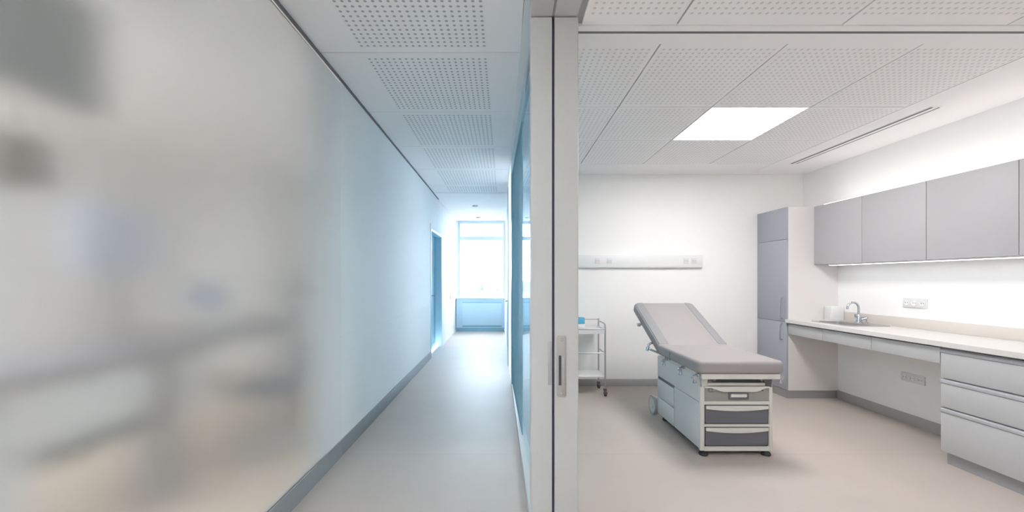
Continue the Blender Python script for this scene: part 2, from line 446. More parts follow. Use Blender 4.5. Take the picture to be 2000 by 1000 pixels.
# ceiling lights
def ceiling_light(x0, x1, y0, y1, z, label, m, group=None):
    t = thing('ceiling_light', label, 'light', ((x0 + x1) / 2, (y0 + y1) / 2, z), group)
    f = B(x0, x1, y0, y0 + .008, z - .001, z + .012); box(f, x0, x1, y1 - .008, y1, z - .001, z + .012)
    box(f, x0, x0 + .008, y0 + .008, y1 - .008, z - .001, z + .012); box(f, x1 - .008, x1, y0 + .008, y1 - .008, z - .001, z + .012)
    obj('frame', f, M['ceil'], t)
    obj('diffuser', B(x0 + .008, x1 - .008, y0 + .008, y1 - .008, z + .001, z + .010), m, t)
    return t
ceiling_light(1.538, 2.264, 2.967, 3.670, RH, 'bright square light panel flush in the treatment room ceiling', M['lite'])
ceiling_light(1.694, 2.512, .504, 1.246, RH, 'added unseen square fill light panel before the dark ceiling track', M['fill_lite'])  # added lamp out of view, brightens the treatment room
ceiling_light(-.95, -.2, -1.05, -.3, CH - .014, 'added unseen fill light panel in the corridor ceiling behind the viewer', M['fill_lite'])  # added lamp behind the camera, neutral fill for the corridor
ceiling_light(-3.8, -1.7, -1.3, .6, CH - .02, 'added unseen wide fill light in the office behind the frosted glass', M['office'])  # added lamp kept out of sight, brightens the office

# linear slot by the right wall
t = thing('air_slot', 'long narrow double slot in the ceiling border above the wall cabinets', 'vent', (3.185, 3.68, RH))
obj('frame', B(3.145, 3.225, 2.95, 4.415, RH - .004, RH), M['ceil'], t)
obj('slot', B(3.150, 3.166, 2.96, 4.405, RH - .007, RH - .0035), M['dark_gap'], t)
obj('slot', B(3.200, 3.216, 2.96, 4.405, RH - .007, RH - .0035), M['dark_gap'], t)
obj('bar', B(3.166, 3.200, 2.96, 4.405, RH - .007, RH - .0035), M['ceil'], t)

for k, (x, y) in enumerate(((-.57, 8.0), (-.60, 9.52))):
    b = lathe(N(), [(.05, 0), (.055, -.01), (.045, -.02), (.01, -.022)], x, y, CH - .006)
    tag(obj('smoke_detector', b, M['socket']), ('small grey disc on the far corridor ceiling above the door end' if k == 0 else 'small grey disc on the far corridor ceiling just before the window'), 'detector')

# ------------------------------------------------------------------ end window and parapet
w1 = thing('window_1', 'tall white bright window closing the end of the corridor', 'window', (-.6, EY, .82), kind='structure')
WL_, WR_, WB_, WT_ = -1.155, .04, .86, 2.756
f = B(WL_, WL_ + .06, EY, EY + .08, WB_, WT_); box(f, WR_ - .06, WR_, EY, EY + .08, WB_, WT_)
box(f, WL_ + .06, WR_ - .06, EY, EY + .08, WT_ - .06, WT_); box(f, WL_ + .06, WR_ - .06, EY, EY + .08, WB_, WB_ + .02)
box(f, WL_ + .06, WR_ - .06, EY, EY + .08, 2.285, 2.375)
obj('frame', f, M['winframe'], w1)
obj('glass_pane', B(WL_ + .06, WR_ - .06, EY + .035, EY + .043, 2.375, WT_ - .06), M['winglass'], w1)
obj('glass_pane', B(WL_ + .06, WR_ - .06, EY + .035, EY + .043, WB_ + .02, 2.285), M['winglass'], w1)
bm = B(WX, WL_, EY, EY + .12, 0, CH); box(bm, WR_, px(EY) + .2, EY, EY + .12, 0, CH)
struct('wall_end', bm, M['wall'], 'narrow white wall strips beside the corridor end window', 'wall')
pp = thing('radiator_cover', 'pale blue panelled radiator cover under the corridor end window', 'radiator', (-.6, EY - .05, 0))
obj('body', B(WX + .02, px(EY) - .02, EY - .12, EY + .03, .09, .80), M['blue_panel'], pp)
obj('front_panel', B(-1.03, px(EY) - .10, EY - .135, EY - .118, .16, .70, bev=.004), M['blue_panel'], pp)
obj('slot', B(-1.03, px(EY) - .10, EY - .128, EY - .118, .105, .15), M['blue_dark'], pp)
obj('slot', B(-1.03, px(EY) - .10, EY - .128, EY - .118, .70, .735), M['teal_l'], pp)
obj('shelf', B(WX + .005, px(EY) - .005, EY - .16, EY - .001, .80, .835, bev=.003), M['winframe'], pp)
obj('plinth', B(WX + .02, px(EY) - .02, EY - .11, EY + .03, 0, .09), M['blue_dark'], pp)
# outdoors
struct('ground', B(-140, 140, EY + 1.5, 400, -4.3, -4.0), M['ground'], 'pale hazy open ground far outside the end window', 'ground')
rnd = random.Random(3)
xx = -26.0
for k in range(9):
    w = rnd.uniform(3.5, 6.5); h = rnd.uniform(3.4, 5.2); y = rnd.uniform(170, 190)
    b = B(xx, xx + w, y, y + 9, -4.0, -4.0 + h)
    prism(b, [(xx - .2, -4.0 + h), (xx + w + .2, -4.0 + h), (xx + w / 2, -4.0 + h + 1.1)], y, y + 9, axis='y')
    tag(obj('far_building', b, M['far']), 'faint grey house in the hazy row seen through the end window', 'building', 'faint far houses')
    xx += w + rnd.uniform(.6, 1.4)

# ------------------------------------------------------------------ left corridor door
d1 = thing('door_1', 'tall blue door set back in the corridor left wall', 'door', (-1.3, 7.2, 0), kind='structure')
f = B(-1.32, WX + .006, 6.6, 6.63, 0, 2.135); box(f, -1.32, WX + .006, 7.72, 7.75, 0, 2.135); box(f, -1.32, WX + .006, 6.63, 7.72, 2.10, 2.135)
obj('frame', f, M['doorblue'], d1)
lf = obj('leaf', B(-1.40, -1.325, 6.6, 7.75, .004, 2.135), M['doorblue'], d1)
obj('kick_plate', B(-1.325, -1.321, 6.64, 7.71, .01, .12), M['blue_dark'], d1)
h = N(); tube(h, [(-1.325, 7.32, 1.0), (-1.28, 7.32, 1.0), (-1.275, 7.33, 1.0), (-1.275, 7.43, 1.0)], .009); cyl(h, (-1.325, 7.32, 1.0), (-1.317, 7.32, 1.0), .024)
obj('door_handle', h, M['plate'], d1)
hd = N(); box(hd, WX + .0005, WX + .009, 6.55, 7.8, 2.136, 2.21)
struct('trim_3', hd, M['wall'], 'white strip above the blue corridor door', 'trim')
s = thing('light_switch', 'tiny grey switch plate on the wall between blue door and end window', 'switch', (WX, 8.96, .89))
obj('plate', B(WX, WX + .012, 8.92, 9.0, .85, .93, bev=.003), M['socket'], s)
obj('rocker', B(WX + .012, WX + .018, 8.935, 8.985, .865, .915, bev=.002), M['white2'], s)

# right corridor far door
d2 = thing('door_2', 'slim blue door edge in the corridor right wall', 'door', (px(7) + .02, 7.0, 0), kind='structure')
obj('leaf', P([(px(6.02) + .004, 6.02), (px(8.0) + .004, 8.0), (px(8.0) + .06, 8.0), (px(6.02) + .06, 6.02)], .0, 2.68), M['doorblue'], d2)
obj('frame', P([(px(6.02) - .012, 6.02), (px(6.1) - .012, 6.1), (px(6.1) + .06, 6.1), (px(6.02) + .06, 6.02)], .0, 2.68), M['teal'], d2)
h = N(); tube(h, [(px(6.4) + .004, 6.4, .95), (px(6.4) - .04, 6.4, .95), (px(6.4) - .04, 6.52, .95)], .009)
obj('door_handle', h, M['plate'], d2)

# ------------------------------------------------------------------ glass partition corridor / room
w2 = thing('window_2', 'long pale blue glass partition between corridor and treatment room', 'window', (.13, 3.4, 0), kind='structure')
def strip(y0, y1, o0, o1): return [(px(y0) + o0, y0), (px(y1) + o0, y1), (px(y1) + o1, y1), (px(y0) + o1, y0)]
def gx(y): return .170 - .0277 * (y - 2.46)       # plane of the glass
def gstrip(y0, y1, o0, o1): return [(gx(y0) + o0, y0), (gx(y1) + o0, y1), (gx(y1) + o1, y1), (gx(y0) + o1, y0)]
obj('glass_pane', P(gstrip(2.036, 3.198, 0, .010), .055, 2.555), M['glass'], w2)
obj('solid_panel', P(gstrip(3.20, 4.76, -.004, .014), .055, 2.555), M['teal_m'], w2, label='blue green tinted glass leaf of the partition')
obj('base_rail', P([(px(2.036), 2.036), (px(BW), BW), (gx(BW) + .05, BW), (gx(2.036) + .03, 2.036)], 0, .055, bev=.004), M['alu'], w2)
obj('head_rail', P(gstrip(2.036, BW, -.010, .05), 2.57, CH - .012), M['teal_l'], w2)
obj('glazing_bead', P(gstrip(2.036, 4.76, -.010, .020), 2.555, 2.57), M['teal'], w2)
obj('end_post', P([(px(4.765), 4.765), (px(BW), BW), (px(BW) + .085, BW), (px(4.765) + .085, 4.765)], 0, 2.555), M['teal'], w2)

# ------------------------------------------------------------------ jamb post with lock and overhead frame
JY = 1.948; JX0, JX1 = .132, .363
d3 = thing('door_3', 'wide satin grey sliding door jamb standing in the middle', 'door', ((JX0 + JX1) / 2, JY + .05, 0), kind='structure')
GX0, GX1 = .2335, .2465
def jambprof(x0, x1, rl, rr):   # vertical post with a rounded outer edge
    pts = []
    if rl:
        pts += [(x0 + .006 - .006 * math.cos(a), JY + .006 - .006 * math.sin(a)) for a in [PI / 2 * i / 4 for i in range(5)]]
    else: pts += [(x0, JY)]
    if rr:
        pts += [(x1 - .008 + .008 * math.sin(a), JY + .008 - .008 * math.cos(a)) for a in [PI / 2 * i / 4 for i in range(5)]]
    else: pts += [(x1, JY)]
    return pts + [(x1, JY + .085), (x0, JY + .085)]
obj('jamb', P(jambprof(JX0, GX0, True, False), 0, RH), M['alu'], d3)
obj('jamb', P(jambprof(GX1, JX1, False, True), 0, RH), M['alu'], d3)
obj('seal_strip', B(GX0, GX1, JY + .014, JY + .08, 0, RH), M['seal'], d3)
hb = N()
prism(hb, [(JX0, RH + .006), (JX0, CH), (GX0, CH), (GX0, RH + .006)], YB, JY + .085, axis='y')
obj('head_frame', hb, M['alu'], d3)
hb = P([(GX1, RH + .006), (GX1, CH), (JX1 - .012, CH), (JX1, RH + .018), (JX1, RH + .014), (JX1 - .008, RH + .006)], YB, JY + .085, axis='y')
obj('head_frame', hb, M['alu'], d3)
obj('seal_strip', B(GX0, GX1, YB, JY + .08, RH + .022, CH), M['slotdark'], d3)
# strike plate: photo x 1087-1105, y 656-775
def jx(p): return (p - VX) / F * JY
def jz(p): return EYE - (p - VY) / F * JY
pl = obj('lock_plate', P(rrect(jx(1087.5), jx(1105.5), jz(775), jz(656), .010), JY - .004, JY + .002, axis='y', bev=.0015, seg=2), M['plate'], d3, label='brushed metal lock plate on the jamb')
obj('slot', B(jx(1091), jx(1096), JY - .0055, JY - .0035, jz(752), jz(694)), M['slotdark'], pl)
obj('latch', B(jx(1098), jx(1103), JY - .0065, JY - .0035, jz(752), jz(698), bev=.001), M['tube'], pl)
for zz in (663, 768):
    obj('screw', cyl(N(), (jx(1096.5), JY - .004, jz(zz)), (jx(1096.5), JY - .006, jz(zz)), .008, .006), M['tube'], pl)
# recessed pull seen on the left half of the jamb
obj('pull_plate', B(jx(1070), jx(1077), JY - .0015, JY + .002, jz(752), jz(667), bev=.0008), M['tube'], d3, label='slim grey recessed pull beside the seal')

# ------------------------------------------------------------------ tall cabinet
TX = 3.08; TY = 4.374; TH = 2.087
t = thing('tall_cabinet', 'tall blue grey cupboard standing in the room corner', 'cabinet', ((TX + RW) / 2, (TY + BW) / 2, 0))
obj('body', B(TX + .02, RW - .001, TY, BW - .001, .085, TH), M['cabside'], t, label='off white side of the cupboard')
obj('plinth', B(TX + .004, RW - .001, TY + .004, BW - .001, 0, .085), M['kick'], t)
def tdoor(z0, z1, hz):
    d = obj('door', B(TX, TX + .02, TY + .001, BW - .004, z0, z1, bev=.0015), M['cabtall'], t)
    if hz:
        a, b = hz; y = TY + .062
        obj('handle', tube(N(), smooth_path([(TX, y, a), (TX - .026, y, a), (TX - .032, y, a + .03), (TX - .032, y, b - .03), (TX - .026, y, b), (TX, y, b)], 2), .006), M['tube'], d)
tdoor(.088, .828, (.635, .815)); tdoor(.832, 1.732, (.865, 1.09)); tdoor(1.736, TH - .001, None)

# ------------------------------------------------------------------ wall cabinets
UX = 3.38; UB = 1.456; UT = 2.087
uy = [TY, 3.791, 3.212, 2.634, 2.055]
ul = ['grey wall cabinet door next to the tall cupboard', 'grey wall cabinet second from the tall cupboard, above the tap and sockets', 'grey wall cabinet third from the tall cupboard, wide in view', 'grey wall cabinet cut off by the right picture edge']
for i in range(4):
    y1, y0 = uy[i], uy[i + 1]
    t = thing('wall_cabinet', ul[i], 'cabinet', ((UX + RW) / 2, (y0 + y1) / 2, UB), 'grey wall cabinets above the worktop')
    obj('body', B(UX + .021, RW - .001, y0 + .001, y1 - .001, UB + .004, UT), M['cab'], t)
    obj('door', B(UX, UX + .019, y0 + .002, y1 - .002, UB, UT, bev=.0012), M['cab'], t)
t = thing('led_light', 'glowing light strip under the grey wall cabinets', 'light', (3.5, 3.2, UB))
obj('profile', B(UX + .05, UX + .11, 2.06, TY - .13, UB - .010, UB + .004), M['white'], t)
obj('diffuser', B(UX + .055, UX + .105, 2.07, TY - .14, UB - .014, UB - .0101), M['led'], t)
t = thing('cove_light', 'hidden light strip lying along the top of the wall cabinets', 'light', (3.5, 3.2, UT))
obj('profile', B(UX + .08, UX + .14, 2.06, TY - .02, UT + .001, UT + .018), M['white'], t)
obj('diffuser', B(UX + .085, UX + .135, 2.07, TY - .03, UT + .0181, UT + .022), M['cove'], t)

# ------------------------------------------------------------------ worktop run
CT = .862; CB = .826
t = thing('worktop', 'long pale stone worktop along the right wall', 'worktop', ((TX + RW) / 2, 3.0, CT))
# slab with a rectangular cut-out for the sink bowl
SX0, SX1, SY0, SY1 = 3.21, 3.45, 3.73, 4.14
tb = N()
y0_, y1_ = 1.62, TY - .001
box(tb, 3.065, SX0, y0_, y1_, CB, CT); box(tb, SX1, RW - .001, y0_, y1_, CB, CT)
box(tb, SX0, SX1, y0_, SY0, CB, CT); box(tb, SX0, SX1, SY1, y1_, CB, CT)
bmesh.ops.remove_doubles(tb, verts=tb.verts[:], dist=.0001)
obj('slab', tb, M['top'], t)
tag(obj('upstand', B(RW - .014, RW - .001, y0_, y1_, CT, .953, bev=.002), M['upst']), 'low beige upstand strip standing on the worktop against the wall', 'upstand')

dl = ['shallow under-worktop drawer next to the tall cupboard', 'shallow under-worktop drawer in the middle of three', 'shallow under-worktop drawer beside the white drawer cabinet']
dy = [TY - .003, 3.90, 3.38, 2.847]
for i in range(3):
    y1, y0 = dy[i], dy[i + 1]
    t = thing('drawer_unit', dl[i], 'drawer', (3.3, (y0 + y1) / 2, .70), 'shallow drawers under the worktop')
    obj('body', B(3.113, 3.18, y0 + .004, y1 - .004, .712, CB), M['cabside'], t)
    obj('gap_shade_strip', B(3.107, 3.112, y0 + .001, y1 - .001, .8125, CB - .0005), M['edge'], t)  # dark strip painted in for the shade below the worktop
    obj('drawer_front', B(3.094, 3.112, y0 + .0015, y1 - .0015, .702, .812, bev=.0012), M['drawer'], t)

t = thing('drawer_cabinet', 'wide pale drawer cabinet with three drawers and grey plinth below the worktop', 'cabinet', (3.35, 2.4, 0))
by0, by1 = 1.90, 2.843
obj('body', B(3.115, RW - .013, by0, by1, .085, CB), M['drawer'], t)
obj('gap_shade_strip', B(3.107, 3.1148, by0 + .001, by1 - .001, .8145, CB - .0005), M['edge'], t)  # same painted shade strip above the top drawer
obj('plinth', B(3.125, RW - .013, by0, by1 - .015, 0, .085), M['kick'], t)
for z0, z1 in ((.089, .396), (.402, .600), (.606, .814)):
    d = obj('drawer', B(3.095, 3.114, by0 + .001, by1, z0, z1 - .036, bev=.0012), M['drawer'], t)
    gp = P([(3.114, z1 - .036), (3.099, z1 - .036), (3.089, z1 - .030), (3.089, z1 - .012), (3.096, z1 - .004), (3.114, z1 - .002)], by0 + .001, by1, axis='x')
    gp = N(); prism(gp, [(3.114, z1 - .036), (3.097, z1 - .036), (3.089, z1 - .028), (3.089, z1 - .013), (3.097, z1 - .005), (3.114, z1 - .003)], by0 + .001, by1, axis='y')
    obj('grip', gp, M['grip'], d)
t = thing('drawer_cabinet', 'pale cabinet under the worktop outside the right picture edge', 'cabinet', (3.35, 1.76, 0))
obj('body', B(3.115, RW - .013, 1.62, 1.898, .085, CB), M['drawer'], t); obj('plinth', B(3.125, RW - .013, 1.62, 1.898, 0, .085), M['kick'], t)
obj('door', B(3.095, 3.114, 1.622, 1.897, .089, .80, bev=.0012), M['drawer'], t)

# sink
t = thing('sink', 'stainless steel sink set into the worktop', 'sink', ((SX0 + SX1) / 2, (SY0 + SY1) / 2, CT))
rim = N()
o_ = rrect(3.185, 3.575, 3.695, 4.175, .03); 
def ring(bm, outer, inner, z0, z1):
    n = len(outer)
    a = [bm.verts.new((x, y, z0)) for x, y in outer]; b = [bm.verts.new((x, y, z1)) for x, y in outer]
    c = [bm.verts.new((x, y, z1)) for x, y in inner]; d = [bm.verts.new((x, y, z0)) for x, y in inner]
    for i in range(n):
        j = (i + 1) % n
        bm.faces.new((a[i], a[j], b[j], b[i])); bm.faces.new((b[i], b[j], c[j], c[i])); bm.faces.new((c[i], c[j], d[j], d[i])); bm.faces.new((d[i], d[j], a[j], a[i]))
    return bm
i_ = rrect(SX0 + .004, SX1 - .004, SY0 + .004, SY1 - .004, .05)
ring(rim, o_, i_, CT + .0005, CT + .004)
obj('rim', rim, M['steel'], t)
bw = N(); prev = None
for k, (off, z) in enumerate(((.004, CT + .002), (.006, CT - .02), (.012, CT - .12), (.03, CT - .15), (.06, CT - .155))):
    pts = rrect(SX0 + off, SX1 - off, SY0 + off, SY1 - off, .05)
    r_ = [bw.verts.new((x, y, z)) for x, y in pts]
    if prev:
        for i in range(len(r_)): bw.faces.new((prev[i], prev[(i + 1) % len(r_)], r_[(i + 1) % len(r_)], r_[i]))
    prev = r_
bw.faces.new(prev)
obj('bowl', bw, M['steel'], t)
obj('drain', cyl(N(), (3.33, 3.93, CT - .155), (3.33, 3.93, CT - .150), .035), M['chrome'], t)

# tap
tx, ty = 3.505, 3.965; tz = CT + .004
t = thing('tap', 'chrome swan neck tap behind the sink', 'tap', (tx, ty, tz))
obj('base', lathe(N(), [(.034, 0), (.034, .006), (.026, .012), (.023, .05), (.021, .075), (.014, .085)], tx, ty, tz), M['chrome'], t)
sp = [Vector((tx, ty, tz + .07)), Vector((tx, ty, tz + .13))]
for k in range(13):
    a = PI * k / 12 * 1.06
    sp.append(Vector((tx - .055 + .055 * math.cos(a), ty, tz + .148 + .055 * math.sin(a))))
obj('spout', tube(N(), sp, .010, 14), M['chrome'], t)
obj('lever', tube(N(), [(tx - .018, ty, tz + .045), (tx - .03, ty - .0, tz + .06), (tx - .036, ty, tz + .088)], .007), M['chrome'], t)
obj('side_valve', cyl(N(), (tx + .015, ty - .012, tz + .035), (tx + .045, ty - .045, tz + .052), .010), M['chrome'], t)
t = thing('soap_pump', 'small chrome pump knob standing behind the tap', 'soap dispenser', (3.565, 3.945, tz))
obj('stem', lathe(N(), [(.012, 0), (.012, .006), (.006, .01), (.006, .045)], 3.565, 3.945, tz), M['chrome'], t)
obj('pump_head', tube(N(), [(3.575, 3.945, tz + .052), (3.56, 3.945, tz + .056), (3.53, 3.945, tz + .05)], .008), M['chrome'], t)

# towel box
t = thing('towel_dispenser', 'white paper towel box standing on the worktop in the corner', 'dispenser', (3.555, 4.32, CT))
obj('body', B(3.485, 3.625, 4.275, 4.367, CT, CT + .148, bev=.006), M['white'], t)
obj('side_grille', B(3.482, 3.486, 4.284, 4.358, CT + .012, CT + .136, bev=.001), M['white2'], t)
obj('front_flap', B(3.497, 3.613, 4.2725, 4.2755, CT + .03, CT + .138, bev=.001), M['white'], t)

# ------------------------------------------------------------------ sockets
def sockets(label, y0, y1, z0, z1, n, group):
    t = thing('socket_plate', label, 'socket', (RW, (y0 + y1) / 2, (z0 + z1) / 2), group)
    obj('plate', B(RW - .012, RW, y0, y1, z0, z1, bev=.003), M['white2'], t)
    w = (y1 - y0) / n
    for k in range(n):
        c = y0 + w * (k + .5); zc = (z0 + z1) / 2
        s_ = obj('socket', ring_x(c, zc, .024), M['white'], t)
        hb_ = N(); cyl(hb_, (RW - .0125, c - .009, zc), (RW - .011, c - .009, zc), .004, n=10); cyl(hb_, (RW - .0125, c + .009, zc), (RW - .011, c + .009, zc), .004, n=10)
        obj('pin_holes', hb_, M['gdark'], s_)
def ring_x(y, z, r):
    bm = N(); cyl(bm, (RW - .0165, y, z), (RW - .011, y, z), r); 
    return bm
def ring_x(y, z, r):
    bm = N(); n = 20; 
    prof = [(r, -.011), (r, -.016), (r - .005, -.016), (r - .006, -.0125), (.0005, -.0122)]
    rings = [[bm.verts.new((RW + dx, y + rr * math.cos(2 * PI * k / n), z + rr * math.sin(2 * PI * k / n))) for k in range(n)] for rr, dx in prof]
    for a, b in zip(rings[:-1], rings[1:]):
        for k in range(n): bm.faces.new((a[k], a[(k + 1) % n], b[(k + 1) % n], b[k]))
    return bm
sockets('triple socket plate on the wall above the worktop', 3.445, 3.652, 1.046, 1.13, 3, None)
sockets('triple socket plate low on the wall under the worktop', 3.463, 3.67, .378, .455, 3, None)

# medical wall rail
t = thing('wall_trunking', 'long white supply trunking with sockets on the end wall', 'trunking', (1.3, BW, 1.44))
obj('body', B(.45, 2.403, BW - .035, BW, 1.446, 1.592, bev=.004), M['white'], t)
obj('lower_lip', B(.45, 2.40, BW - .036, BW - .002, 1.437, 1.4455, bev=.002), M['white2'], t)
for xq in (1167, 1190, 1340, 1355.5):
    xc = (xq - VX) / F * (BW - .035)
    s_ = obj('socket', B(xc - .032, xc + .032, BW - .040, BW - .034, 1.488, 1.552, bev=.003), M['white2'], t)
    hb_ = N(); cyl(hb_, (xc - .012, BW - .0415, 1.52), (xc - .012, BW - .039, 1.52), .006, n=10); cyl(hb_, (xc + .012, BW - .0415, 1.52), (xc + .012, BW - .039, 1.52), .006, n=10)
    obj('pin_holes', hb_, M['socket'], s_)

# ------------------------------------------------------------------ instrument trolley
t = thing('instrument_trolley', 'white two shelf trolley on castors behind the door jamb', 'trolley', (.82, 4.64, 0))
ax0, ax1, ay0, ay1 = .52, 1.13, 4.475, 4.79
R = .009
for (x, y) in ((ax0, ay0), (ax1, ay0), (ax0, ay1), (ax1, ay1)):
    if y == ay0:
        sx = 1 if x > .8 else -1
        lg = tube(N(), [(x, y, .075)] + smooth_path([(x, y, .70), (x, y, .782), (x, y + .03, .80), (x, y + .15, .802)], 3) + [(x, ay1 - .0, .802)], R)
    else: lg = tube(N(), [(x, y, .075), (x, y, .832)], R)
    l_ = obj('leg', lg, M['tube'], t)
    cw = N(); cyl(cw, (x - .011, y - .012, .031), (x + .011, y - .012, .031), .031, n=20)
    cyl(cw, (x - .02, y - .012, .031), (x + .02, y - .012, .031), .012, n=12); box(cw, x - .016, x + .016, y - .02, y + .02, .05, .078, bev=.004)
    obj('castor', cw, M['rubber'], l_)
tr = B(ax0 + .004, ax1 - .004, ay0 + .004, ay1 - .004, .725, .735); 
box(tr, ax0 + .004, ax1 - .004, ay0 - .004, ay0 + .006, .69, .742); box(tr, ax0 + .004, ax1 - .004, ay1 - .006, ay1 + .004, .69, .742)
box(tr, ax1 - .006, ax1 + .004, ay0, ay1, .69, .742); box(tr, ax0 - .004, ax0 + .006, ay0, ay1, .69, .742)
obj('top_shelf', tr, M['tray'], t)
obj('bottom_shelf', B(ax0 + .004, ax1 - .004, ay0 + .002, ay1 - .002, .20, .215, bev=.003), M['tray'], t)
obj('rail', tube(N(), [(ax0, ay0, .74), (ax1, ay0, .74)], .007), M['tube'], t)
obj('rail', tube(N(), [(ax0, ay0, .473), (ax1, ay0, .473)], .006), M['tube'], t)
obj('rail', tube(N(), [(ax0, ay1, .82), (ax1, ay1, .82)], .006), M['tube'], t)
obj('rail', tube(N(), [(ax1, ay0, .473), (ax1, ay1, .473)], .006), M['tube'], t)
t = thing('glove_box', 'small bright blue and white box on the trolley top', 'box', (.90, 4.68, .735))
obj('carton', B(.845, .935, 4.63, 4.73, .782, .852, bev=.002), M['bluebox'], t)
obj('carton_base', B(.845, .935, 4.63, 4.73, .7355, .7815, bev=.002), M['white'], t, label='white lower part')

# ------------------------------------------------------------------ examination table
T = thing('exam_table', 'taupe upholstered examination table with raised backrest and drawer base', 'examination table', (1.71, 3.4, 0))
X0, X1, Y0, Y1 = 1.447, 1.973, 2.95, 3.76
def fz(p): return EYE - (p - VY) * Y0 / F
def fx(p): return (p - VX) / F * Y0
# carcass: side sheets, top, bottom and back, leaving the front bays open
cs = N()
box(cs, X0, X0 + .02, Y0 + .02, Y1, .05, .585); box(cs, X1 - .02, X1, Y0 + .02, Y1, .05, .585)
box(cs, X0 + .02, X1 - .02, Y1 - .02, Y1, .05, .585); box(cs, X0 + .02, X1 - .02, Y0 + .02, Y1 - .02, .05, .07)
box(cs, X0 + .02, X1 - .02, Y0 + .30, Y0 + .31, .07, .585)
obj('carcass', cs, M['side'], T)
obj('underside', B(X0 + .02, X1 - .02, Y0 + .03, Y1 - .02, .025, .05), M['black'], T)
# side panels left (seams at y=3.40, z=.394 / .212)
def sidepanel(xa, xb):
    s_ = N()
    box(s_, xa, xb, Y0 + .012, 3.392, .052, .390, bev=.003); box(s_, xa, xb, Y0 + .012, Y1 - .002, .398, .583, bev=.003)
    return s_
obj('side_panel', sidepanel(X0 - .008, X0), M['side'], T)
obj('side_panel', sidepanel(X1, X1 + .008), M['side'], T)
for xa, xb in ((X0 - .010, X0), (X1, X1 + .010)):
    for z0, z1 in ((.052, .206), (.214, .372)):
        obj('side_drawer', B(xa, xb, 3.40, Y1 - .004, z0, z1, bev=.003), M['side'], T)
# front frame with three bays
ff = N()
zb, zt = fz(881), .575
bays = [(fz(784), fz(757)), (fz(829), fz(790.5)), (fz(872.5), fz(833.5))]
L0, L1 = fx(1376.5), fx(1502.5)
box(ff, X0 - .004, L0, Y0, Y0 + .03, zb, fz(756), bev=.006); box(ff, L1, X1 + .004, Y0, Y0 + .03, zb, fz(756), bev=.006)
box(ff, L0 - .003, L1 + .003, Y0 + .001, Y0 + .03, zb, bays[2][0]); box(ff, L0 - .003, L1 + .003, Y0 + .001, Y0 + .03, bays[2][1], bays[1][0])
box(ff, L0 - .003, L1 + .003, Y0 + .001, Y0 + .03, bays[1][1], bays[0][0])
obj('front_frame', ff, M['enamel'], T)
# dark drawer fronts with curved light pulls
for (z0, z1) in bays[1:]:
    d = obj('drawer', P(rrect(L0 + .006, L1 - .006, z0 + .005, z1 - .005, .014), Y0 + .004, Y0 + .03, axis='y', bev=.003), M['tdark'], T)
    obj('drawer_surround', P(rrect(L0 + .0005, L1 - .0005, z0 + .0005, z1 - .0005, .012), Y0 + .012, Y0 + .029, axis='y'), M['black'], d)
    n = 16; top = []; bot = []
    for k in range(n + 1):
        u = k / n; x = L0 + .008 + (L1 - L0 - .016) * u
        top.append((x, z1 - .008)); bot.append((x, z1 - .030 - .016 * (1 - (2 * u - 1) ** 2)))
    obj('pull', P(bot + top[::-1], Y0 - .008, Y0 + .006, axis='y', bev=.003), M['enamel'], d)
obj('bay_shade', B(L0, L1, Y0 + .032, Y0 + .05, fz(757), .575), M['gdark'], T)  # dark sheet painted in for the shade inside the front bay
for xa, xb in ((X0 - .004, X0), (X1, X1 + .004)):
    obj('finger_gap_shade', B(xa, xb, 3.402, Y1 - .006, .375, .395), M['tdark'], T)  # dark strip painted in for the shade in the gap above the drawers
# grey step front
z0, z1 = bays[0]
st = obj('step_front', B(L0 + .002, L1 - .002, Y0 + .008, Y0 + .028, z0 + .001, z1 + .012), M['tgrey'], T)
fr = N(); ring_o = rrect(fx(1423), fx(1463), fz(781), fz(767), .008); ring_i = rrect(fx(1426.5), fx(1459.5), fz(778.5), fz(769.5), .005)
n = len(ring_o)
va = [[fr.verts.new((x, y, z)) for x, z in lst] for lst, y in ((ring_o, Y0 + .009), (ring_o, Y0 + .002), (ring_i, Y0 + .002), (ring_i, Y0 + .009))]
for q in range(4):
    for i in range(n): fr.faces.new((va[q][i], va[q][(i + 1) % n], va[(q + 1) % 4][(i + 1) % n], va[(q + 1) % 4][i]))
obj('handle_frame', fr, M['tdark'], st)
obj('handle', P(rrect(fx(1428), fx(1459), fz(776), fz(770), .004), Y0 - .002, Y0 + .009, axis='y', bev=.002), M['enamel'], st)
# pull-out pan with a bowed front lip, side arms above the step
n = 20
top = [(fx(1376) + (fx(1502) - fx(1376)) * k / n, fz(754.5)) for k in range(n + 1)]
bot = []
for k in range(n + 1):
    u = k / n; s_ = max(0, min(1, (u - .08) / .22)) * max(0, min(1, (.95 - u) / .16)); s_ = s_ * s_ * (3 - 2 * s_)
    bot.append((top[k][0], fz(757.5) - (fz(757) - fz(764.5)) * s_))
pan = obj('pan', P(bot + top[::-1], Y0 - .012, Y0 + .012, axis='y', bev=.003), M['enamel'], T)
obj('pan_tray', B(fx(1380), fx(1498), Y0 + .012, Y0 + .28, fz(757), fz(754.8)), M['tgrey'], pan)
obj('pan_bar', P(rrect(fx(1381), fx(1494), fz(753), fz(747.8), .006), Y0 - .004, Y0 + .02, axis='y', bev=.003), M['enamel'], T)
